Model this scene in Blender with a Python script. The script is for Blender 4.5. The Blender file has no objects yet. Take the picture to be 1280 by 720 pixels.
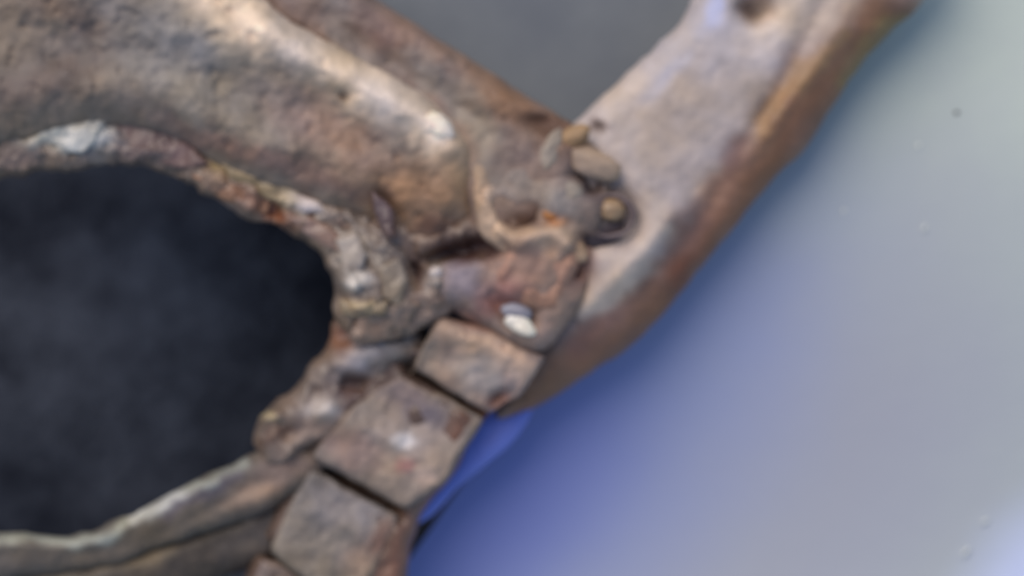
import bpy, math
import numpy as np
from mathutils import Vector

# ---------------------------------------------------------------- camera, sky, sun, exposure
SC = bpy.context.scene
COL = SC.collection
CAM_H = 0.300          # camera height over the pale surface (m)
REF = 0.020            # height of the mean bone level (m)
PX = 1e-4              # one photo pixel = 0.1 mm at the bone level

cam_d = bpy.data.cameras.new('camera')
cam = bpy.data.objects.new('camera', cam_d)
COL.objects.link(cam)
cam.location = (0, 0, CAM_H)
cam.rotation_euler = (0, 0, 0)
cam_d.sensor_width = 36.0
cam_d.lens = 36.0 * (CAM_H - REF) / 0.128
cam_d.clip_start = 0.01
cam_d.clip_end = 20
cam_d.dof.use_dof = True
cam_d.dof.focus_distance = 0.247
cam_d.dof.aperture_fstop = 11.0
SC.camera = cam

SUN_EL, SUN_AZ = math.radians(52), math.radians(-32)   # azimuth clockwise from +Y (top of the picture)
world = bpy.data.worlds.new('World')
SC.world = world
world.use_nodes = True
wn = world.node_tree
wn.nodes.clear()
wo = wn.nodes.new('ShaderNodeOutputWorld')
wb = wn.nodes.new('ShaderNodeBackground')
ws = wn.nodes.new('ShaderNodeTexSky')
ws.sky_type = 'NISHITA'
ws.sun_disc = False
ws.sun_elevation = SUN_EL
ws.sun_rotation = SUN_AZ
wb.inputs['Strength'].default_value = 0.14
wn.links.new(ws.outputs['Color'], wb.inputs['Color'])
wn.links.new(wb.outputs[0], wo.inputs['Surface'])

sun_d = bpy.data.lights.new('sun', 'SUN')
sun = bpy.data.objects.new('sun', sun_d)
COL.objects.link(sun)
sun_d.energy = 1.9
sun_d.angle = math.radians(48)
sun_d.color = (1.0, 0.91, 0.78)
dirv = Vector((math.sin(SUN_AZ) * math.cos(SUN_EL), math.cos(SUN_AZ) * math.cos(SUN_EL), math.sin(SUN_EL)))
sun.rotation_euler = dirv.to_track_quat('Z', 'Y').to_euler()
sun.location = dirv * 2

SC.view_settings.view_transform = 'Standard'
SC.view_settings.look = 'None'
SC.view_settings.exposure = -0.05
SC.view_settings.gamma = 1.0
SC.view_settings.use_curve_mapping = False

# ---------------------------------------------------------------- helpers
def vnoise(x, y, seed=0):
    xi = np.floor(x).astype(np.int64); yi = np.floor(y).astype(np.int64)
    fx = x - xi; fy = y - yi
    fx = fx * fx * fx * (fx * (fx * 6 - 15) + 10); fy = fy * fy * fy * (fy * (fy * 6 - 15) + 10)
    def h(a, b):
        n = (a * 374761393 + b * 668265263 + seed * 1442695041) & 0x7fffffff
        n = ((n ^ (n >> 13)) * 1274126177) & 0x7fffffff
        n = n ^ (n >> 16)
        return (n & 0xffff) / 32767.5 - 1.0
    return (h(xi, yi) * (1 - fx) + h(xi + 1, yi) * fx) * (1 - fy) + (h(xi, yi + 1) * (1 - fx) + h(xi + 1, yi + 1) * fx) * fy

def fbm(x, y, scale, octs=4, seed=0, gain=0.55):
    v = 0; a = 1.0; s = 0
    c, sn = math.cos(0.6), math.sin(0.6)
    for k in range(octs):
        v = v + a * vnoise(x / scale + 17.3 * k, y / scale - 9.1 * k, seed + k * 7)
        s += a; a *= gain; scale *= 0.5
        x, y = x * c - y * sn, x * sn + y * c
    return v / s

def spline(pts, closed=True, n=10):
    pts = [np.array(p, float) for p in pts]
    out = []
    m = len(pts)
    rng = range(m) if closed else range(m - 1)
    for i in rng:
        if closed:
            p0, p1, p2, p3 = pts[(i - 1) % m], pts[i], pts[(i + 1) % m], pts[(i + 2) % m]
        else:
            p0, p1, p2, p3 = pts[max(i - 1, 0)], pts[i], pts[i + 1], pts[min(i + 2, m - 1)]
        for k in range(n):
            t = k / n
            out.append(0.5 * (2 * p1 + (p2 - p0) * t + (2 * p0 - 5 * p1 + 4 * p2 - p3) * t * t + (3 * p1 - p0 - 3 * p2 + p3) * t ** 3))
    if not closed:
        out.append(pts[-1])
    return np.array(out)

def seg_dist(x, y, poly, closed):
    """distance, nearest point and fraction along the polyline, for arrays of points"""
    best = np.full(x.shape, 1e18); nx = np.zeros_like(x); ny = np.zeros_like(x); tt = np.zeros_like(x)
    m = len(poly); cnt = m if closed else m - 1
    for i in range(cnt):
        ax, ay = poly[i]; bx, by = poly[(i + 1) % m]
        dx, dy = bx - ax, by - ay; L = dx * dx + dy * dy + 1e-12
        t = np.clip(((x - ax) * dx + (y - ay) * dy) / L, 0, 1)
        qx = ax + t * dx; qy = ay + t * dy
        d = (x - qx) ** 2 + (y - qy) ** 2
        k = d < best
        best = np.where(k, d, best); nx = np.where(k, qx, nx); ny = np.where(k, qy, ny); tt = np.where(k, (i + t) / cnt, tt)
    return np.sqrt(best), nx, ny, tt

def inside(x, y, poly):
    r = np.zeros(x.shape, bool); m = len(poly)
    for i in range(m):
        x1, y1 = poly[i]; x2, y2 = poly[(i + 1) % m]
        if y1 == y2: continue
        c = ((y1 > y) != (y2 > y)) & (x < (x2 - x1) * (y - y1) / (y2 - y1) + x1)
        r ^= c
    return r

def W(px, py, z):
    """photo pixel at height z (metres) -> world"""
    k = (CAM_H - z) / (CAM_H - REF) * PX
    return (px - 640.0) * k, (360.0 - py) * k, z

def srgb(c):
    return np.array([(v / 255 / 12.92) if v / 255 <= 0.04045 else ((v / 255 + 0.055) / 1.055) ** 2.4 for v in c])

def evalz(spec, x, y):
    """height (px units) as constant or inverse-distance blend of (x, y, z) samples"""
    if isinstance(spec, (int, float)): return np.full(x.shape, float(spec))
    w = 0; v = 0
    for (a, b, c) in spec:
        q = 1.0 / ((x - a) ** 2 + (y - b) ** 2 + 900.0)
        w = w + q; v = v + q * c
    return v / w

def features(x, y, feats, z):
    for f in feats:
        if f[0] == 'r':            # ridge / groove along a polyline: ('r', pts, radius, amp)
            d, _, _, t = seg_dist(x, y, spline(f[1], False, 6), False)
            fade = np.clip(np.minimum(t, 1 - t) * 8, 0.25, 1)
            z = z + f[3] * np.exp(-(d / f[2]) ** 2) * fade
        elif f[0] == 'b':          # bump / pit: ('b', x, y, rx, ry, angle, amp)
            _, a, b, rx, ry, an, amp = f
            c, s = math.cos(math.radians(an)), math.sin(math.radians(an))
            u = ((x - a) * c + (y - b) * s) / rx; v = (-(x - a) * s + (y - b) * c) / ry
            z = z + amp * np.exp(-(u * u + v * v) ** 1.5)
        elif f[0] == 'o':          # ring: ('o', x, y, r, width, amp)
            _, a, b, r, w, amp = f
            d = np.hypot(x - a, y - b) - r
            z = z + amp * np.exp(-(d / w) ** 2)
    return z

def paint(x, y, base, patches, seed, mottle=1.0):
    """mineral stains plus painted highlights and shade in hollows: base colour, irregular patches"""
    wx = x + 14 * fbm(x, y, 34, 3, seed + 50); wy = y + 14 * fbm(x, y, 34, 3, seed + 60)
    col = np.tile(srgb(base), (len(x), 1))
    for p in patches:
        if p[0] == 'l':            # ('l', pts, radius, colour, strength)
            d, _, _, _ = seg_dist(wx, wy, spline(p[1], False, 6), False)
            m = 1 / (1 + np.exp((d / p[2] - 1) * 3.5))
            c, st = p[3], p[4]
        else:                      # ('e', x, y, rx, ry, angle, colour, strength)
            _, a, b, rx, ry, an, c, st = p
            cc, s = math.cos(math.radians(an)), math.sin(math.radians(an))
            u = ((wx - a) * cc + (wy - b) * s) / rx; v = (-(wx - a) * s + (wy - b) * cc) / ry
            m = 1 / (1 + np.exp((np.sqrt(u * u + v * v) - 1) * 4))
        m = (m * st)[:, None]
        col = col * (1 - m) + srgb(c) * m
    # mottling that belongs to the surface itself
    n1 = fbm(x, y, 46, 4, seed + 5); n2 = fbm(x, y, 20, 3, seed + 9); n3 = fbm(x, y, 60, 3, seed + 31)
    col = col * (1 + mottle * (0.24 * n1 + 0.14 * n2))[:, None]
    col = col * (1 + n3[:, None] * np.array([0.12, 0.03, -0.16]))
    return np.clip(col * np.array([1.27, 1.14, 1.07]), 0.004, 0.95)

def link(name, me, mat, parent=None):
    o = bpy.data.objects.new(name, me)
    COL.objects.link(o)
    if mat: me.materials.append(mat)
    if parent: o.parent = parent
    return o

def set_col(me, col):
    a = me.color_attributes.new('stain_and_light', 'FLOAT_COLOR', 'POINT')
    a.data.foreach_set('color', np.hstack([col, np.ones((len(col), 1))]).astype(np.float32).ravel())

def relief(name, outline, zc, R, top, under, mat, parent=None, feats=(), base=(120, 105, 95), patches=(),
           rough=1.6, rough_scale=26, step=4.0, seed=1, edge=2.5, mottle=1.0, smooth=True, closed_spline=True, pit=0.0):
    """a closed solid whose silhouette is `outline`, rounded at the rim, carved by features; all lengths in photo pixels"""
    if closed_spline: poly = spline(outline, True, 8)
    else:
        q = np.array(outline, float)
        poly = np.concatenate([q[i] + (q[(i + 1) % len(q)] - q[i]) * np.linspace(0.06, 0.94, 8)[:, None] for i in range(len(q))])
    if edge:
        t = poly * 1.0
        poly[:, 0] += edge * fbm(t[:, 0], t[:, 1], 24, 3, seed + 71)
        poly[:, 1] += edge * fbm(t[:, 0], t[:, 1], 24, 3, seed + 83)
    x0, y0 = poly.min(0) - 2 * step; x1, y1 = poly.max(0) + 2 * step
    nx = int((x1 - x0) / step) + 2; ny = int((y1 - y0) / step) + 2
    gx, gy = np.meshgrid(x0 + np.arange(nx) * step, y0 + np.arange(ny) * step)
    gx = gx.ravel().copy(); gy = gy.ravel().copy()
    ins = inside(gx, gy, poly)
    g = ins.reshape(ny, nx)
    cell = g[:-1, :-1] | g[1:, :-1] | g[:-1, 1:] | g[1:, 1:]
    used = np.zeros((ny, nx), bool)
    used[:-1, :-1] |= cell; used[1:, :-1] |= cell; used[:-1, 1:] |= cell; used[1:, 1:] |= cell
    used = used.ravel()
    idx = -np.ones(nx * ny, int); sel = np.where(used)[0]; idx[sel] = np.arange(len(sel))
    x = gx[sel]; y = gy[sel]; inn = ins[sel]
    d, qx, qy, _ = seg_dist(x, y, poly, True)
    x = np.where(inn, x, qx); y = np.where(inn, y, qy); d = np.where(inn, d, 0.0)
    u = np.clip(d / R, 0, 1); prof = np.sqrt(np.clip(1 - (1 - u) ** 2, 0, 1))
    zbase = evalz(zc, x, y)
    near = np.clip(d / 6, 0, 1)
    zf = features(x, y, feats, np.zeros_like(x))
    nz = rough * fbm(x, y, rough_scale, 5, seed) * 2 + 1.2 * fbm(x, y, 9, 2, seed + 90)
    if pit:
        pn = fbm(x, y, 15, 2, seed + 21)
        nz = nz - pit * np.clip(pn - 0.25, 0, 1) * 3
    zt = zbase + prof * top + (zf + nz) * near
    zb = zbase - prof * under
    n = len(sel)
    scale = PX
    allx = np.concatenate([x, x]); ally = np.concatenate([y, y]); allz = np.concatenate([np.maximum(zt, zb + 0.5), zb]) * scale
    allz[:n] = np.where(inn, allz[:n], zbase * scale); allz[n:] = np.where(inn, allz[n:], zbase * scale)
    k = (CAM_H - allz) / (CAM_H - REF) * PX
    V = np.stack([(allx - 640) * k, (360 - ally) * k, allz], 1)
    cy, cx = np.where(cell)
    a = idx[cy * nx + cx]; b = idx[cy * nx + cx + 1]; c = idx[(cy + 1) * nx + cx + 1]; e = idx[(cy + 1) * nx + cx]
    F = np.concatenate([np.stack([a, e, c, b], 1), np.stack([a + n, b + n, c + n, e + n], 1)])
    me = bpy.data.meshes.new(name)
    me.from_pydata(V.tolist(), [], F.tolist())
    colr = paint(allx, ally, base, patches, seed, mottle)
    set_col(me, colr)
    import bmesh
    bm = bmesh.new(); bm.from_mesh(me)
    # weld the rim where upper and lower sheets meet
    rim = [v for v in bm.verts if (v.index < n and not inn[v.index]) or (v.index >= n and not inn[v.index - n])]
    bmesh.ops.remove_doubles(bm, verts=rim, dist=2e-6)
    bmesh.ops.recalc_face_normals(bm, faces=bm.faces)
    for f in bm.faces: f.smooth = smooth
    bm.to_mesh(me); bm.free()
    me.update()
    return link(name, me, mat, parent)

def lump(name, px, py, z, rx, ry, rz, ang, mat, parent=None, base=(140, 120, 100), seed=0, rough=0.12, seg=28, rings=16, flat=1.0):
    """an irregular rounded nodule"""
    vs = []; fs = []
    c, s = math.cos(math.radians(ang)), math.sin(math.radians(ang))
    P = []
    for i in range(rings + 1):
        th = math.pi * i / rings
        for j in range(seg):
            ph = 2 * math.pi * j / seg
            P.append((math.sin(th) * math.cos(ph), math.sin(th) * math.sin(ph), math.cos(th)))
    P = np.array(P)
    nn = fbm(P[:, 0] * 10 + P[:, 2] * 7, P[:, 1] * 10 - P[:, 2] * 5, 8.0, 3, seed)
    r = 1 + rough * nn * 1.6
    X = P[:, 0] * rx * r; Y = P[:, 1] * ry * r; Z = np.sign(P[:, 2]) * np.abs(P[:, 2]) ** flat * rz * r
    xx = px + X * c - Y * s; yy = py + X * s + Y * c; zz = (z + Z) * PX
    k = (CAM_H - z * PX) / (CAM_H - REF) * PX
    V = np.stack([(xx - 640) * k, (360 - yy) * k, zz], 1)
    for i in range(rings):
        for j in range(seg):
            a = i * seg + j; b = i * seg + (j + 1) % seg
            fs.append((a, b, b + seg, a + seg))
    me = bpy.data.meshes.new(name)
    me.from_pydata(V.tolist(), [], fs)
    set_col(me, paint(xx, yy, base, (), seed + 3))
    import bmesh
    bm = bmesh.new(); bm.from_mesh(me)
    bmesh.ops.remove_doubles(bm, verts=bm.verts, dist=1e-6)
    bmesh.ops.recalc_face_normals(bm, faces=bm.faces)
    for f in bm.faces: f.smooth = True
    bm.to_mesh(me); bm.free()
    return link(name, me, mat, parent)

def describe(o, label=None, cat=None, group=None, kind=None):
    if label: o['label'] = label
    if cat: o['category'] = cat
    if group: o['group'] = group
    if kind: o['kind'] = kind
    return o

# ---------------------------------------------------------------- materials
def mat_stain_light(name, rough=0.55, spec=0.4, grain=0.16, bump=0.4, grain_scale=900.0, coat=0.0):
    m = bpy.data.materials.new(name); m.use_nodes = True
    nt = m.node_tree; L = nt.links; b = nt.nodes['Principled BSDF']
    at = nt.nodes.new('ShaderNodeAttribute'); at.attribute_name = 'stain_and_light'
    tc = nt.nodes.new('ShaderNodeTexCoord')
    n1 = nt.nodes.new('ShaderNodeTexNoise'); n1.inputs['Scale'].default_value = grain_scale; n1.inputs['Detail'].default_value = 6
    n2 = nt.nodes.new('ShaderNodeTexNoise'); n2.inputs['Scale'].default_value = grain_scale * 0.33; n2.inputs['Detail'].default_value = 5
    L.new(tc.outputs['Object'], n1.inputs['Vector']); L.new(tc.outputs['Object'], n2.inputs['Vector'])
    mr = nt.nodes.new('ShaderNodeMapRange'); mr.inputs['From Min'].default_value = 0.3; mr.inputs['From Max'].default_value = 0.7
    mr.inputs['To Min'].default_value = 1 - grain; mr.inputs['To Max'].default_value = 1 + grain
    L.new(n2.outputs['Fac'], mr.inputs['Value'])
    mx = nt.nodes.new('ShaderNodeVectorMath'); mx.operation = 'SCALE'
    L.new(at.outputs['Color'], mx.inputs[0]); L.new(mr.outputs[0], mx.inputs['Scale'])
    L.new(mx.outputs[0], b.inputs['Base Color'])
    rr = nt.nodes.new('ShaderNodeMapRange'); rr.inputs['To Min'].default_value = rough - 0.12; rr.inputs['To Max'].default_value = rough + 0.2
    L.new(n2.outputs['Fac'], rr.inputs['Value']); L.new(rr.outputs[0], b.inputs['Roughness'])
    b.inputs['Specular IOR Level'].default_value = spec
    b.inputs['Coat Weight'].default_value = coat; b.inputs['Coat Roughness'].default_value = 0.25
    bp = nt.nodes.new('ShaderNodeBump'); bp.inputs['Strength'].default_value = bump; bp.inputs['Distance'].default_value = 0.0006
    L.new(n1.outputs['Fac'], bp.inputs['Height']); L.new(bp.outputs[0], b.inputs['Normal'])
    return m

BONE = mat_stain_light('weathered_bone', 0.55, 0.40)
SMOOTH = mat_stain_light('smooth_bone', 0.5, 0.4, grain=0.12, bump=0.25)
WET = mat_stain_light('wet_bone', 0.42, 0.5, grain=0.18, coat=0.25)
GLOSS = mat_stain_light('glossy_chip', 0.25, 0.6, grain=0.05, bump=0.08, coat=0.5)

def mat_surface(name, col, rough, c2, scale, amount, bump=0.1, spec=0.4):
    m = bpy.data.materials.new(name); m.use_nodes = True
    nt = m.node_tree; L = nt.links; b = nt.nodes['Principled BSDF']
    tc = nt.nodes.new('ShaderNodeTexCoord')
    n = nt.nodes.new('ShaderNodeTexNoise'); n.inputs['Scale'].default_value = scale; n.inputs['Detail'].default_value = 6
    n.inputs['Roughness'].default_value = 0.6
    L.new(tc.outputs['Object'], n.inputs['Vector'])
    mr = nt.nodes.new('ShaderNodeMapRange'); mr.inputs['From Min'].default_value = 0.35; mr.inputs['From Max'].default_value = 0.65
    mr.inputs['To Max'].default_value = amount; L.new(n.outputs['Fac'], mr.inputs['Value'])
    mx = nt.nodes.new('ShaderNodeMix'); mx.data_type = 'RGBA'
    mx.inputs[6].default_value = (*srgb(col), 1); mx.inputs[7].default_value = (*srgb(c2), 1)
    L.new(mr.outputs[0], mx.inputs[0]); L.new(mx.outputs[2], b.inputs['Base Color'])
    b.inputs['Roughness'].default_value = rough; b.inputs['Specular IOR Level'].default_value = spec
    n3 = nt.nodes.new('ShaderNodeTexNoise'); n3.inputs['Scale'].default_value = scale * 9; n3.inputs['Detail'].default_value = 4
    L.new(tc.outputs['Object'], n3.inputs['Vector'])
    bp = nt.nodes.new('ShaderNodeBump'); bp.inputs['Strength'].default_value = bump; bp.inputs['Distance'].default_value = 0.0008
    L.new(n3.outputs['Fac'], bp.inputs['Height']); L.new(bp.outputs[0], b.inputs['Normal'])
    return m

PALE = mat_surface('pale_plastic', (196, 203, 190), 0.4, (190, 195, 188), 28, 1.0)
GREY = mat_surface('grey_plastic', (122, 125, 128), 0.6, (100, 104, 112), 40, 0.8)
DARK = mat_surface('dark_cloth', (70, 73, 82), 0.9, (34, 36, 44), 70, 1.0, bump=0.8, spec=0.1)
BLUE = mat_surface('blue_plastic', (120, 136, 218), 0.5, (110, 124, 204), 60, 0.7)
FLECK = mat_surface('white_fleck', (235, 235, 225), 0.4, (220, 220, 210), 200, 0.5)
SPECK = mat_surface('dark_speck', (50, 42, 40), 0.7, (40, 35, 35), 200, 0.5)

# ---------------------------------------------------------------- the setting
def sheet(name, x0, x1, y0, y1, zfun, mat, nx=90, ny=90):
    """an open ground sheet in world metres"""
    V = []; F = []
    for j in range(ny + 1):
        for i in range(nx + 1):
            x = x0 + (x1 - x0) * i / nx; y = y0 + (y1 - y0) * j / ny
            V.append((x, y, zfun(x, y)))
    for j in range(ny):
        for i in range(nx):
            a = j * (nx + 1) + i
            F.append((a, a + 1, a + nx + 2, a + nx + 1))
    me = bpy.data.meshes.new(name); me.from_pydata(V, [], F)
    for p in me.polygons: p.use_smooth = True
    return link(name, me, mat)

# blue margin of the plastic, with the bones' bluish shadow painted into the tint
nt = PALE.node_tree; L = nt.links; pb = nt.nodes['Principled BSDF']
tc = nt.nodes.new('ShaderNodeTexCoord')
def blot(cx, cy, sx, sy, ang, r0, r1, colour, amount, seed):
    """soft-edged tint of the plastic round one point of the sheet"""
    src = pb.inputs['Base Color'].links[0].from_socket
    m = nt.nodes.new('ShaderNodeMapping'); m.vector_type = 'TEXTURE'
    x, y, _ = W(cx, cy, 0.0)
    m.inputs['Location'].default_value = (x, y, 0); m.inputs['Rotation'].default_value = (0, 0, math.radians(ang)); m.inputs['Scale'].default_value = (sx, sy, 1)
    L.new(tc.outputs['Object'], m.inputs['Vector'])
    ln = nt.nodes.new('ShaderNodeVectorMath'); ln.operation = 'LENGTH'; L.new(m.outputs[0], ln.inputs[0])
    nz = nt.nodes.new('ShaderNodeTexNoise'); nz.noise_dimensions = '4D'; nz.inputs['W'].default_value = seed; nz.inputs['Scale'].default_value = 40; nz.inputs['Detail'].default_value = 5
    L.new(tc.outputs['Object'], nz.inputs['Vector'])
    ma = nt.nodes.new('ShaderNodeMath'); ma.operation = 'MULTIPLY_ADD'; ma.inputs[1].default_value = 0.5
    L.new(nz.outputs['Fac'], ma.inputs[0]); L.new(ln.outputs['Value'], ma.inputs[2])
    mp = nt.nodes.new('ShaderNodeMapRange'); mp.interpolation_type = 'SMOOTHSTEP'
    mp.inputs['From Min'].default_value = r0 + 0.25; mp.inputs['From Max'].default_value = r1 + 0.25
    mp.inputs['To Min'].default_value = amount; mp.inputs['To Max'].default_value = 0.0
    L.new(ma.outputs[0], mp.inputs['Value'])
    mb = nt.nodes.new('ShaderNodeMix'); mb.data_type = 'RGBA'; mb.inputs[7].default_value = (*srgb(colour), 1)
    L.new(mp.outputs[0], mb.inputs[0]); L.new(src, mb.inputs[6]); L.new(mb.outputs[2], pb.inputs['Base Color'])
blot(900, 700, 0.075, 0.045, 50, 0.2, 1.2, (172, 170, 182), 0.8, 1)
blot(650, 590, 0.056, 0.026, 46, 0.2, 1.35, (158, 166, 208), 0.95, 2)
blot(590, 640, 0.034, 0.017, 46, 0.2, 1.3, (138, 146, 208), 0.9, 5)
blot(1330, 740, 0.020, 0.014, 45, 0.3, 1.2, (214, 220, 250), 0.9, 3)  # glare in the corner, painted as a pale lavender tint

# line of the bones' right-hand edge: from (520,720) to (1160,-60) in photo pixels; the pale surface bellies down beside it
def pale_z(x, y):
    # signed distance (m) to the right of the diagonal edge
    nx_, ny_ = 0.773, -0.634
    s = (x - 0.020) * nx_ + (y + 0.0) * ny_
    v = 0.0045 * math.exp(-((s - 0.085) / 0.03) ** 2) - 0.003 * math.exp(-((s - 0.006) / 0.034) ** 2)
    t = min(1, max(0, (y + 0.050) / 0.075)); v += 0.0105 * t * t * (3 - 2 * t)
    v += 0.0008 * math.sin(x * 60 + 1.3) * math.sin(y * 48)
    return v
def clip_sheet(name, poly, zfun, mat, n=60):
    """ground sheet limited to a polygon given in photo pixels at height 0"""
    q = [W(a, b, 0.0)[:2] for a, b in poly]
    import bmesh
    bm = bmesh.new()
    bm.faces.new([bm.verts.new((a, b, 0)) for a, b in q])
    xs = [a for a, _ in q]; ys = [b for _, b in q]
    for i in range(1, n):
        x = min(xs) + (max(xs) - min(xs)) * i / n
        bmesh.ops.bisect_plane(bm, geom=bm.verts[:] + bm.edges[:] + bm.faces[:], plane_co=(x, 0, 0), plane_no=(1, 0, 0))
        y = min(ys) + (max(ys) - min(ys)) * i / n
        bmesh.ops.bisect_plane(bm, geom=bm.verts[:] + bm.edges[:] + bm.faces[:], plane_co=(0, y, 0), plane_no=(0, 1, 0))
    for v in bm.verts: v.co.z = zfun(v.co.x, v.co.y)
    for f in bm.faces:
        f.smooth = True
        if f.normal.z < 0: f.normal_flip()
    bmesh.ops.recalc_face_normals(bm, faces=bm.faces)
    me = bpy.data.meshes.new(name); bm.to_mesh(me); bm.free()
    return link(name, me, mat)

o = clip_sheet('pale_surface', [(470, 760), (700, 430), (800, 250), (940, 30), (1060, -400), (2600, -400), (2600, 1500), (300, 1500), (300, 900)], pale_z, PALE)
describe(o, 'smooth pale blue-grey plastic surface behind the bones on the right', kind='structure')
o = clip_sheet('grey_surface', [(300, -500), (1100, -500), (900, 60), (800, 260), (600, 260), (380, 60)], lambda x, y: 0.001 - 0.01 * max(0, 0.02 - y) , GREY, 30)
describe(o, 'dull grey surface seen in the notch between the two upper bones', kind='structure')
o = clip_sheet('dark_background', [(-1500, -900), (1300, -900), (1300, 1500), (-1500, 1500)],
               lambda x, y: -0.022 + 0.0015 * math.sin(x * 130 + y * 40) + 0.0012 * math.sin(y * 150 - x * 60), DARK, 80)
describe(o, 'dark navy cloth seen through the large opening between the bones', kind='structure')

# ---------------------------------------------------------------- the skeleton
root = bpy.data.objects.new('animal_skeleton', None)
root.location = (0, 0, 0.0)
COL.objects.link(root)
describe(root, 'weathered brown and grey bones joined at the centre, with ribs and a row of vertebrae', 'skeleton')

# 1 long plate behind, top centre (its right edge runs down to the joint)
relief('bone_plate', [(330, -90), (420, -60), (470, -2), (560, 55), (640, 108), (712, 152), (735, 185), (720, 235), (660, 290), (600, 300), (560, 250), (480, 150), (380, 60), (300, -20)],
       170, 36, 60, 40, BONE, root, seed=11, rough=2.2, pit=2,
       feats=[('r', [(470, 60), (560, 120), (620, 180)], 16, -10), ('r', [(440, -20), (560, 62), (690, 150)], 16, 9),
              ('b', 683, 158, 30, 13, 20, -22), ('r', [(400, 10), (470, 70), (590, 150)], 12, -8), ('b', 560, 60, 30, 18, 30, 6)],
       base=(128, 112, 102), patches=[('l', [(500, 20), (600, 90), (700, 160)], 26, (140, 112, 92), 0.6),
              ('e', 470, 40, 40, 24, 40, (118, 96, 90), 0.7), ('l', [(540, 90), (600, 150), (625, 220)], 20, (134, 132, 128), 0.85), ('e', 640, 200, 26, 30, 0, (118, 104, 98), 0.8),
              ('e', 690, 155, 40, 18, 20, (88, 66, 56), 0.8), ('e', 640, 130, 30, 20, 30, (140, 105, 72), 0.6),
              ('l', [(420, 0), (450, 60), (520, 80)], 16, (138, 136, 132), 0.5)])

# 2 large rounded bone coming in from the upper left, ending in a blunt head
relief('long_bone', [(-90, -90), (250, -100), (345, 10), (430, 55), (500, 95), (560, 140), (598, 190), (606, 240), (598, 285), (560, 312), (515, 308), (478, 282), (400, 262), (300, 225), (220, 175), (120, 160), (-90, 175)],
       [(50, 30, 208), (300, 100, 205), (450, 190, 195), (590, 240, 182)], 66, 56, 50, BONE, root, seed=23, rough=4.2, step=3.2, rough_scale=40, pit=2.5,
       feats=[('r', [(300, 0), (360, 52), (430, 92), (500, 128), (560, 168), (585, 215)], 24, 24),
              ('b', 548, 158, 16, 13, 30, 8),
              ('r', [(250, 90), (330, 125), (420, 150), (490, 200)], 30, -9),
              ('b', 430, 118, 8, 8, 0, -10), ('b', 485, 262, 12, 26, -30, -14), ('b', 575, 285, 26, 14, -10, -10),
              ('b', 90, 60, 60, 30, 20, -10), ('b', 250, 40, 80, 30, 30, 10), ('r', [(0, 120), (120, 105), (240, 130), (340, 185), (450, 215)], 26, 9),
              ('b', 560, 215, 30, 40, 0, 8), ('b', 380, 205, 40, 14, 25, -8), ('b', 60, -10, 60, 40, 10, 8)],
       base=(124, 115, 104),
       patches=[('e', 90, 50, 150, 90, 10, (112, 104, 96), 0.8), ('e', 250, 80, 120, 60, 25, (130, 130, 126), 0.6),
                ('l', [(250, -20), (330, 30), (400, 75), (480, 120), (555, 165)], 27, (218, 202, 182), 0.92),  # ridge highlight painted as a pale line
                ('e', 548, 158, 22, 16, 20, (236, 226, 216), 0.85),  # bright highlight spot painted near the end of the ridge
                ('e', 420, 170, 90, 30, 30, (142, 118, 106), 0.7), ('e', 520, 250, 64, 42, 0, (150, 116, 84), 0.85), ('e', 575, 215, 24, 36, 0, (160, 134, 106), 0.7), ('e', 540, 285, 24, 12, -10, (104, 76, 60), 0.8), ('e', 420, 225, 60, 14, 25, (104, 84, 76), 0.7),
                ('l', [(580, 180), (600, 230), (590, 280)], 20, (158, 138, 112), 0.6), ('e', 300, 190, 110, 14, 22, (112, 84, 78), 0.6),
                ('e', 50, 100, 70, 20, -20, (98, 82, 74), 0.6), ('e', 80, 15, 60, 18, 20, (98, 82, 72), 0.6), ('e', 560, 290, 26, 14, 0, (112, 82, 66), 0.7),
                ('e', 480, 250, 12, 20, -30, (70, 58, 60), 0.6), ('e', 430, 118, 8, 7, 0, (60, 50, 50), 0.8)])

# 3 rough rim round the large opening
relief('opening_rim', [(-90, 130), (60, 128), (150, 132), (220, 150), (300, 190), (390, 232), (450, 262), (505, 310), (530, 370), (505, 420), (470, 405), (436, 420), (420, 396), (412, 340), (385, 305), (320, 275), (262, 248), (215, 220), (170, 206), (110, 208), (40, 216), (-90, 230)],
       196, 30, 30, 60, WET, root, seed=37, rough=8.0, rough_scale=26, pit=5, edge=10, step=3.0,
       feats=[('r', [(150, 150), (230, 185), (320, 225), (400, 262)], 12, -14), ('r', [(270, 205), (340, 240), (395, 258)], 10, 12),
              ('b', 85, 172, 50, 16, -5, 8), ('b', 440, 350, 18, 20, 0, 14), ('b', 345, 262, 26, 10, 25, -10), ('b', 470, 330, 16, 30, -20, -8),
              ('b', 455, 385, 20, 8, 0, 9), ('b', 180, 170, 34, 14, 20, -8)],
       base=(112, 100, 90),
       patches=[('e', 92, 168, 50, 19, 0, (214, 222, 218), 0.8), ('l', [(272, 200), (330, 232), (395, 262)], 11, (160, 150, 110), 0.9),
                ('e', 385, 255, 24, 12, 25, (204, 196, 192), 0.7), ('e', 180, 175, 40, 25, 15, (102, 86, 84), 0.8),
                ('e', 345, 262, 32, 12, 28, (112, 66, 40), 0.9), ('e', 300, 250, 30, 10, 30, (124, 84, 60), 0.8), ('e', 290, 232, 34, 12, 30, (132, 106, 84), 0.7), ('e', 440, 318, 26, 36, -20, (136, 134, 130), 0.7),
                ('e', 446, 350, 12, 9, 0, (214, 212, 206), 0.8), ('e', 450, 382, 22, 7, 5, (166, 150, 116), 0.8), ('e', 485, 300, 18, 40, -20, (110, 104, 102), 0.7),
                ('e', 25, 200, 40, 14, -10, (104, 94, 92), 0.7)])

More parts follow.
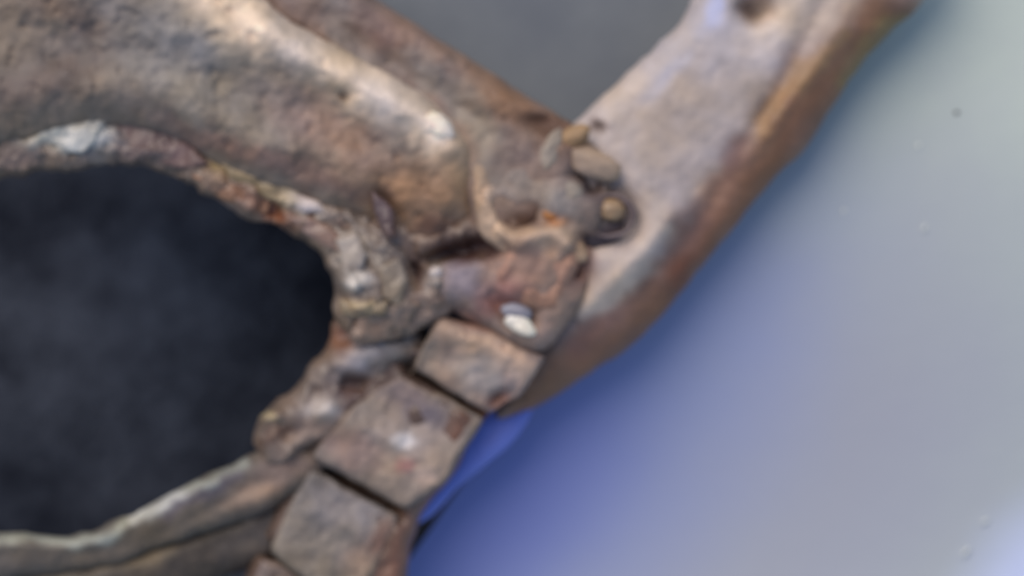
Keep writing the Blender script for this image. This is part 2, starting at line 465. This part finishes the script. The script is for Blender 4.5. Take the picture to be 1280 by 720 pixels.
def flake(outline, z, base, seed, patches=(), tilt=None):
    relief('bone_flake', outline, (tilt or z) - 5, 12, 7, 10, WET, root, seed=seed, rough=3, rough_scale=24, step=2.4, edge=3, base=base, patches=patches, closed_spline=False)
flake([(10, 150), (58, 146), (138, 139), (128, 166), (106, 191), (82, 188), (54, 174)], 232, (164, 166, 158), 201, [('e', 92, 172, 20, 15, 0, (206, 208, 202), 0.8)])
flake([(276, 202), (300, 206), (352, 232), (398, 250), (412, 268), (380, 264), (330, 246), (290, 224)], 228, (136, 122, 94), 203, [('e', 388, 256, 22, 12, 20, (206, 196, 190), 0.9)])
flake([(136, 152), (180, 148), (232, 176), (262, 205), (232, 214), (178, 196), (140, 186)], 220, (104, 86, 82), 205)
flake([(236, 214), (300, 226), (340, 250), (332, 270), (280, 250)], 218, (134, 102, 78), 207)
flake([(358, 268), (392, 272), (424, 292), (432, 316), (404, 306), (372, 288)], 226, (138, 116, 104), 209)
flake([(420, 298), (446, 290), (462, 318), (452, 340), (430, 336)], 232, (158, 152, 146), 211)
flake([(464, 236), (492, 262), (498, 296), (484, 300), (468, 268)], 246, (92, 76, 76), 213)
flake([(424, 372), (452, 380), (486, 376), (482, 394), (450, 396), (428, 392)], 230, (136, 122, 98), 215)
flake([(470, 330), (500, 322), (512, 352), (500, 384), (478, 372)], 230, (126, 118, 108), 217)

# 4 flat upper right bone with the rusty outer edge
relief('flat_bone', [(700, 175), (722, 150), (770, 104), (822, 56), (862, 10), (905, -80), (1190, -90), (1150, 5), (1108, 45), (1062, 100), (1010, 180), (965, 225), (928, 270), (882, 328), (836, 384), (794, 428), (740, 466), (694, 495), (660, 512), (620, 520), (640, 440), (690, 360), (700, 260)],
       [(900, 80, 160), (1100, 0, 150), (1000, 200, 140), (760, 300, 172), (850, 380, 125), (700, 480, 110)], 60, 42, 30, SMOOTH, root, seed=41, rough=1.5, rough_scale=44, pit=0.4, mottle=0.55,
       feats=[('r', [(1040, -20), (975, 110), (915, 210), (850, 310), (770, 390)], 14, -9), ('r', [(860, 20), (800, 90), (740, 160)], 22, 8),
              ('b', 945, 12, 24, 20, 0, -30), ('b', 760, 272, 40, 36, -20, -34), ('r', [(850, 250), (800, 320), (740, 375), (715, 400)], 15, 12),
              ('r', [(735, 290), (715, 350)], 12, -14), ('b', 745, 160, 9, 8, 0, -14), ('r', [(1060, 20), (1000, 110), (900, 230)], 12, 6),
              ('b', 800, 430, 30, 14, -45, -8)],
       base=(176, 168, 164),
       patches=[('l', [(1115, 20), (1040, 95), (985, 170), (930, 240), (870, 320), (810, 395), (735, 450), (650, 500)], 44, (112, 78, 54), 0.95),
                ('l', [(1050, 45), (985, 120), (950, 165)], 11, (156, 126, 84), 0.6), ('l', [(1120, 30), (1060, 100)], 14, (132, 124, 84), 0.6),
                ('l', [(920, 190), (860, 290), (790, 360), (720, 430)], 15, (116, 84, 76), 0.6), ('e', 850, 340, 30, 12, -50, (106, 62, 46), 0.6),
                ('e', 980, 20, 46, 30, -30, (204, 188, 168), 0.7), ('e', 860, 120, 70, 40, -40, (160, 148, 138), 0.6), ('e', 830, 95, 40, 12, -45, (166, 170, 188), 0.5),
                ('e', 892, 8, 12, 28, 20, (168, 180, 218), 0.7), ('e', 945, 12, 18, 14, 0, (78, 66, 62), 0.9), ('l', [(830, 290), (780, 345), (730, 380)], 13, (196, 186, 176), 0.75),  # includes a painted bluish highlight and darkened shade in the pit
                ('e', 840, 210, 40, 46, -40, (160, 152, 150), 0.7), ('e', 725, 330, 14, 30, 20, (124, 92, 88), 0.7), ('e', 810, 370, 16, 30, 45, (100, 82, 74), 0.6),
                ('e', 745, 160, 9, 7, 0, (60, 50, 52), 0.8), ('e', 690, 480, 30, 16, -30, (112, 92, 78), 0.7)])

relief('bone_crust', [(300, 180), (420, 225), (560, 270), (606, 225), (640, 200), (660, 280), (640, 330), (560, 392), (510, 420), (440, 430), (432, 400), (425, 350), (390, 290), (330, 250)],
       196, 34, 24, 60, WET, root, seed=151, rough=9, rough_scale=30, step=3.0, pit=3, edge=5,
       feats=[('b', 590, 312, 34, 13, -5, -34), ('b', 545, 322, 22, 9, -20, -26), ('b', 513, 345, 20, 18, 0, -24), ('b', 545, 345, 14, 12, 0, 8), ('b', 430, 300, 26, 12, 40, -16), ('b', 480, 370, 12, 20, 30, -16), ('b', 455, 340, 10, 14, 0, -14)],
       base=(120, 104, 92), patches=[('e', 588, 312, 48, 15, 0, (74, 50, 48), 0.9), ('e', 515, 345, 18, 18, 0, (70, 50, 52), 0.85), ('e', 470, 330, 22, 40, -20, (136, 132, 124), 0.6), ('e', 545, 345, 12, 12, 0, (180, 172, 164), 0.8),  # dark patches paint shade into the cavity and pit
                ('e', 500, 400, 30, 30, 0, (96, 88, 80), 0.7), ('e', 400, 250, 40, 12, 25, (104, 82, 70), 0.7)])

# 5 central body, where everything meets
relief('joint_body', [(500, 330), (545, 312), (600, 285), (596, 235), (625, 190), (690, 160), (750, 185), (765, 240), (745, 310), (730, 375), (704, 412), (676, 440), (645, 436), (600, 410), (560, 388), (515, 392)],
       186, 34, 40, 90, BONE, root, seed=53, rough=3.4, rough_scale=30, pit=2, step=3.4,
       feats=[('r', [(603, 225), (612, 270), (640, 300), (690, 292), (725, 318)], 13, 26), ('b', 650, 235, 32, 28, 0, 10), ('r', [(625, 256), (636, 270), (652, 275), (668, 264)], 9, -44),
              ('b', 700, 255, 26, 24, 0, 12), ('r', [(672, 215), (700, 200), (735, 220), (745, 245)], 10, -34), ('b', 590, 312, 34, 13, -5, -50), ('b', 545, 322, 22, 9, -20, -40), ('b', 660, 340, 44, 30, -40, 10),
              ('b', 575, 350, 30, 24, -20, 7), ('b', 513, 345, 20, 18, 0, -40), ('b', 645, 395, 30, 20, 20, -14), ('b', 686, 276, 12, 9, 0, -10), ('r', [(570, 385), (600, 410), (650, 440)], 10, -12),
              ('r', [(735, 290), (716, 350)], 12, -26), ('b', 620, 375, 16, 10, 40, -12), ('r', [(695, 175), (680, 205)], 12, 10)],
       base=(130, 115, 104),
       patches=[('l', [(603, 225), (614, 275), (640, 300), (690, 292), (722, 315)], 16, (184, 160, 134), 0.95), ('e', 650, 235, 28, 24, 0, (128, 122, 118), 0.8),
                ('e', 648, 270, 20, 8, 5, (66, 54, 62), 0.9), ('l', [(672, 215), (700, 200), (735, 218), (748, 245)], 8, (84, 72, 72), 0.8), ('e', 700, 250, 24, 20, 0, (138, 134, 130), 0.8), ('e', 692, 272, 12, 7, 0, (170, 118, 70), 0.8),  # dark crescents paint extra shade into the grooves round the knobs
                ('e', 588, 312, 48, 15, 0, (74, 50, 48), 0.9), ('e', 655, 335, 40, 30, -40, (150, 122, 110), 0.7), ('e', 625, 375, 36, 22, -30, (134, 92, 84), 0.8),  # first patch darkens the cavity like its shade
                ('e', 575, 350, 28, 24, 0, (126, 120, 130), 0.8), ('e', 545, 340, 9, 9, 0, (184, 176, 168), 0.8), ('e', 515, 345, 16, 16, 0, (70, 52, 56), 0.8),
                ('e', 690, 400, 30, 34, 0, (146, 126, 116), 0.7), ('e', 690, 170, 22, 30, 30, (146, 136, 122), 0.7), ('e', 725, 330, 14, 34, 20, (124, 92, 88), 0.7),
                ('e', 720, 170, 16, 12, 0, (152, 122, 80), 0.6), ('e', 535, 385, 24, 26, 0, (112, 104, 96), 0.7)])

relief('bone_collar', [(578, 196), (596, 188), (612, 215), (616, 250), (628, 276), (650, 290), (676, 286), (700, 280), (726, 300), (736, 322), (716, 330), (696, 312), (664, 312), (636, 318), (606, 300), (594, 268), (590, 230)],
       [(590, 195, 214), (605, 260, 224), (640, 305, 222), (730, 315, 204)], 12, 16, 30, BONE, root, seed=163, rough=4, rough_scale=24, step=2.6, edge=3,
       base=(176, 152, 126), patches=[('e', 597, 210, 20, 26, 0, (156, 134, 108), 0.7), ('e', 722, 308, 14, 12, 0, (146, 120, 100), 0.6)])
relief('bone_block', [(640, 308), (690, 300), (722, 318), (716, 350), (700, 385), (672, 392), (640, 372), (612, 356), (625, 330)],
       208, 14, 26, 40, BONE, root, seed=171, rough=5, rough_scale=30, step=2.6, edge=4,
       base=(156, 124, 106), patches=[('e', 630, 360, 24, 18, 0, (134, 94, 84), 0.7)])
# joint knobs
lump('bone_knob_or_highlight', 650, 236, 213, 30, 28, 15, 20, BONE, root, (132, 120, 110), seed=3, rough=0.14)
lump('bone_knob_or_highlight', 704, 246, 217, 26, 22, 16, -20, BONE, root, (136, 130, 122), seed=5, rough=0.14)
lump('bone_knob_or_highlight', 690, 268, 228, 12, 8, 8, 10, BONE, root, (172, 124, 78), seed=8)
lump('bone_knob_or_highlight', 742, 205, 216, 34, 18, 15, 25, BONE, root, (154, 138, 122), seed=13, rough=0.14)
lump('bone_knob_or_highlight', 716, 172, 213, 24, 14, 14, -30, BONE, root, (146, 122, 92), seed=15, rough=0.14)
lump('bone_knob_or_highlight', 688, 192, 219, 14, 30, 15, 22, BONE, root, (148, 138, 124), seed=19, rough=0.14)

# round socket with a knob in it
def ring(name, px, py, z, R, r, mat, parent, base, seed, a0=0.0, a1=360.0, squash=0.9):
    seg, sec = 48, 12; X = []; Y = []; Z = []; F = []
    for i in range(seg + 1):
        t = math.radians(a0 + (a1 - a0) * i / seg)
        rr = r * (1 + 0.28 * math.sin(t * 3 + seed) * 0.5) * (1 if a1 - a0 >= 360 else max(0.25, math.sin(math.pi * i / seg) ** 0.5))
        for j in range(sec):
            p = 2 * math.pi * j / sec
            q = R + rr * math.cos(p)
            X.append(px + q * math.cos(t)); Y.append(py + q * math.sin(t) * squash); Z.append(z + rr * math.sin(p))
    X = np.array(X); Y = np.array(Y); Z = np.array(Z)
    X += 1.5 * fbm(X, Y, 12, 2, seed); Y += 1.5 * fbm(X, Y, 12, 2, seed + 4)
    for i in range(seg):
        for j in range(sec):
            a = i * sec + j; b = i * sec + (j + 1) % sec
            F.append((a, b, b + sec, a + sec))
    if a1 - a0 < 360:
        F.append(tuple(range(sec))); F.append(tuple(seg * sec + j for j in range(sec)))
    k = (CAM_H - z * PX) / (CAM_H - REF) * PX
    me = bpy.data.meshes.new(name); me.from_pydata(np.stack([(X - 640) * k, (360 - Y) * k, Z * PX], 1).tolist(), [], F)
    set_col(me, paint(X, Y, base, (), seed))
    for p_ in me.polygons: p_.use_smooth = True
    return link(name, me, mat, parent)
sock = ring('socket_rim', 763, 270, 207, 29, 5, WET, root, (92, 82, 86), 4, -150, 130)
lump('socket_knob', 766, 263, 200, 18, 16, 17, 0, WET, sock, (150, 128, 100), seed=9, rough=0.14)
lump('socket_shadow', 750, 288, 194, 32, 22, 9, -20, WET, sock, (58, 50, 54), seed=12)  # dark lump standing in for the shadow inside the socket

lump('bone_knob_or_highlight', 545, 157, 248, 24, 15, 13, 38, WET, root, (226, 210, 194), seed=31, rough=0.3)  # whitish knob added to stand in for the ridge highlight
# glossy chip lodged in the centre
ch = lump('glossy_chip', 652, 408, 224, 20, 12, 9, 24, GLOSS, root, (216, 216, 208), seed=2, rough=0.2)
ch['label'] = 'small glossy white chip lodged in the centre'
g2 = lump('grey_chip', 646, 390, 222, 20, 11, 8, 15, WET, root, (138, 138, 146), seed=7, rough=0.1)
g2['label'] = 'dull grey chip above the glossy white one'

# vertebrae, each its own block with a worn end plate
def vertebra(outline, zc, base, patches, feats, seed):
    return relief('vertebra', outline, zc, 7, 14, 70, SMOOTH, root, seed=seed, rough=4, rough_scale=44, step=2.4, edge=3, closed_spline=False,
                  base=base, patches=patches, feats=feats, pit=1.5)
vertebra([(548, 392), (612, 412), (682, 446), (652, 492), (614, 517), (566, 492), (516, 458)], [(600, 400, 196), (640, 440, 190), (580, 500, 164)], (136, 120, 110),
         [('l', [(552, 410), (608, 436), (664, 466)], 12, (186, 160, 136), 0.85), ('e', 600, 398, 60, 12, 25, (134, 100, 88), 0.8), ('e', 590, 466, 36, 20, 35, (156, 144, 134), 0.7), ('e', 625, 498, 16, 16, 0, (112, 70, 54), 0.85), ('e', 530, 440, 20, 26, 0, (122, 116, 106), 0.7), ('e', 600, 470, 26, 20, 30, (158, 150, 140), 0.6)],
         [('r', [(548, 412), (610, 436), (664, 464)], 10, 7), ('b', 628, 500, 16, 14, 0, -20), ('b', 535, 445, 14, 14, 0, -10)], 61)
vertebra([(500, 468), (556, 494), (608, 523), (560, 600), (506, 637), (450, 606), (388, 571), (440, 508)], 160, (126, 116, 106),
         [('e', 505, 565, 46, 30, 30, (166, 150, 136), 0.75), ('e', 425, 560, 22, 30, 30, (100, 92, 84), 0.7), ('e', 500, 550, 13, 8, 10, (226, 222, 214), 0.8), ('e', 538, 594, 15, 12, -20, (204, 182, 168), 0.7),
          ('e', 520, 505, 46, 20, 30, (122, 112, 118), 0.7), ('e', 440, 560, 30, 20, 20, (150, 124, 112), 0.6), ('e', 506, 582, 12, 9, 0, (140, 92, 92), 0.7)],
         [('r', [(440, 530), (500, 555), (556, 592)], 12, 8), ('r', [(480, 500), (580, 550)], 12, -6), ('b', 420, 556, 16, 14, 0, -6)], 67)
vertebra([(386, 583), (440, 612), (500, 646), (470, 712), (444, 768), (396, 738), (336, 688)], 144, (118, 112, 104),
         [('e', 430, 640, 40, 24, 30, (142, 136, 134), 0.7), ('e', 455, 695, 30, 16, -30, (150, 128, 112), 0.6), ('e', 478, 670, 12, 20, 30, (128, 90, 70), 0.7)],
         [('r', [(380, 630), (430, 655), (470, 685)], 12, 7)], 73)
vertebra([(326, 696), (352, 702), (384, 726), (400, 745), (390, 800), (300, 800), (310, 740)], 122, (124, 112, 104), [], [], 79)
# dark connective core seen between the vertebrae
relief('disc', [(480, 430), (570, 430), (650, 470), (636, 500), (604, 524), (562, 600), (534, 632), (512, 690), (486, 790), (300, 790), (320, 690), (380, 570), (440, 500)],
       [(600, 480, 150), (500, 560, 132), (400, 680, 114), (340, 760, 100)], 24, 32, 40, WET, root, seed=83, rough=4, feats=[('r', [(505, 452), (560, 484), (612, 520)], 9, -62), ('r', [(376, 566), (440, 602), (502, 642)], 9, -62), ('r', [(325, 680), (365, 708), (405, 745)], 9, -55)], base=(92, 76, 66), patches=[('l', [(600, 520), (550, 620), (490, 720)], 20, (120, 84, 66), 0.7)])

# strip of processes beside the vertebrae
relief('rib_head', [(420, 398), (470, 395), (525, 400), (535, 440), (505, 478), (460, 510), (430, 545), (395, 580), (345, 590), (320, 560), (322, 530), (350, 500), (385, 462), (410, 425)],
       138, 30, 34, 50, WET, root, seed=89, rough=4.5, rough_scale=26, pit=3, edge=5, step=3.2,
       feats=[('b', 470, 440, 42, 15, -22, 12), ('b', 405, 512, 18, 15, 0, 14), ('b', 342, 520, 11, 9, 0, 14), ('r', [(420, 480), (480, 480), (500, 460)], 10, -22), ('r', [(350, 600), (385, 566), (410, 560)], 9, -26), ('r', [(490, 470), (520, 455)], 9, -30), ('r', [(350, 550), (380, 530), (400, 480)], 8, -8),
              ('b', 440, 415, 26, 12, -30, -12)],
       base=(106, 94, 84),
       patches=[('e', 468, 440, 46, 17, -24, (166, 164, 168), 0.8), ('e', 405, 510, 20, 16, 0, (186, 184, 184), 0.85), ('e', 342, 520, 10, 8, 0, (190, 176, 140), 0.8),
                ('e', 425, 425, 20, 22, -20, (116, 76, 52), 0.8), ('e', 450, 490, 44, 14, -5, (80, 62, 60), 0.8), ('e', 350, 548, 30, 10, -25, (98, 72, 54), 0.8), ('e', 500, 430, 20, 30, 0, (116, 112, 106), 0.7),
                ('e', 385, 545, 30, 20, -30, (130, 116, 108), 0.6)])

# ribs sweeping in from the lower left
relief('rib', [(-90, 664), (30, 668), (95, 668), (160, 645), (220, 612), (300, 576), (355, 552), (405, 566), (400, 600), (350, 632), (290, 655), (200, 686), (110, 712), (-90, 730)],
       [(0, 690, 100), (380, 580, 130)], 26, 30, 26, BONE, root, seed=97, rough=2.6, rough_scale=34, pit=1.5, edge=5,
       feats=[('r', [(-60, 676), (95, 680), (170, 650), (240, 614), (330, 574)], 8, 8), ('r', [(60, 700), (170, 680), (260, 640), (330, 605)], 10, -6), ('b', 320, 622, 34, 10, -22, 6)],
       base=(92, 86, 77),
       patches=[('l', [(-60, 674), (95, 676), (170, 648), (230, 618), (300, 585)], 6, (160, 166, 154), 0.85), ('l', [(170, 645), (220, 620)], 9, (204, 208, 204), 0.7),
                ('e', 320, 618, 40, 12, -22, (156, 132, 110), 0.7), ('l', [(210, 640), (290, 600)], 8, (90, 84, 96), 0.6), ('e', 355, 585, 40, 18, -20, (130, 112, 106), 0.6)])
relief('rib', [(-90, 712), (60, 708), (160, 690), (260, 655), (340, 622), (385, 600), (392, 640), (350, 690), (300, 715), (200, 745), (60, 800), (-90, 820)],
       [(0, 730, 84), (370, 630, 104)], 30, 26, 26, BONE, root, seed=103, rough=2.6, rough_scale=34, edge=3,
       feats=[('r', [(100, 725), (220, 690), (340, 640)], 14, 4)],
       base=(70, 65, 60), patches=[('e', 330, 665, 50, 16, -25, (88, 84, 82), 0.6), ('l', [(60, 720), (200, 692)], 12, (124, 114, 94), 0.6)])

# small crumbs of bone on the rough rim: separate nodules, parts of the skeleton
rng = np.random.RandomState(5)
for (x, y, z, rx, ry, a, c) in [(446, 351, 204, 12, 10, 10, (216, 214, 208)), (428, 322, 198, 13, 16, 30, (150, 146, 140)), (462, 372, 196, 14, 9, 0, (134, 120, 104)), (436, 384, 196, 15, 7, 10, (168, 152, 118)),
                                (396, 262, 198, 16, 8, 25, (196, 190, 186)), (352, 240, 196, 18, 6, 25, (160, 146, 110)), (482, 368, 202, 18, 12, -20, (124, 118, 112)), (545, 341, 226, 9, 9, 0, (196, 186, 176)),
                                (462, 312, 206, 14, 22, -20, (120, 112, 108)), (370, 282, 190, 20, 9, 25, (134, 110, 88)), (500, 385, 204, 15, 13, 0, (108, 100, 94))]:
    lump('bone_crumb', x, y, z, rx, ry, min(rx, ry) * 0.8, a, WET, root, c, seed=int(rng.randint(900)), rough=0.28, seg=20, rings=12)

# ---------------------------------------------------------------- blue plastic strip under the vertebrae
o = relief('plastic_strip', [(650, 470), (668, 505), (645, 548), (604, 584), (576, 606), (552, 632), (532, 650), (500, 660), (520, 600), (570, 545), (610, 500)],
           104, 20, 8, 8, BLUE, None, seed=107, rough=0.5, edge=1, step=4)
describe(o, 'small wedge of bright blue plastic tucked under the row of vertebrae', 'plastic strip')

# ---------------------------------------------------------------- flecks on the pale surface
def fleck(name, px, py, rx, ry, ang, mat, label, cat):
    x, y, _ = W(px, py, 0.0)
    z = pale_z(x, y) / PX + ry * 0.25
    rx *= 0.6; ry *= 0.7
    o = lump(name, px, py, z, rx, ry, ry * 0.5, ang, mat, None, (200, 200, 200), seed=int(px), rough=0.2, seg=12, rings=8)
    describe(o, label, cat, group='flecks on the pale surface')
fleck('white_fleck', 1148, 182, 3.5, 5, 0, FLECK, 'tiny round white fleck on the pale surface, uppermost of three', 'fleck')
fleck('white_fleck', 1156, 285, 2.5, 6.5, 20, FLECK, 'thin slanted white fleck below the round one on the pale surface', 'fleck')
fleck('white_fleck', 1055, 264, 3, 5, 10, FLECK, 'faint white fleck left of the others, nearest the bones', 'fleck')
fleck('white_scratch', 1231, 652, 2, 8, 55, FLECK, 'short bright scratch on the plastic near the bottom right corner', 'scratch')
fleck('white_scratch', 1207, 690, 2, 10, 40, FLECK, 'longer bright scratch lowest in the bottom right corner', 'scratch')
fleck('dark_speck', 1196, 141, 5, 3, 0, SPECK, 'tiny dark speck on the pale surface near the right edge', 'speck')
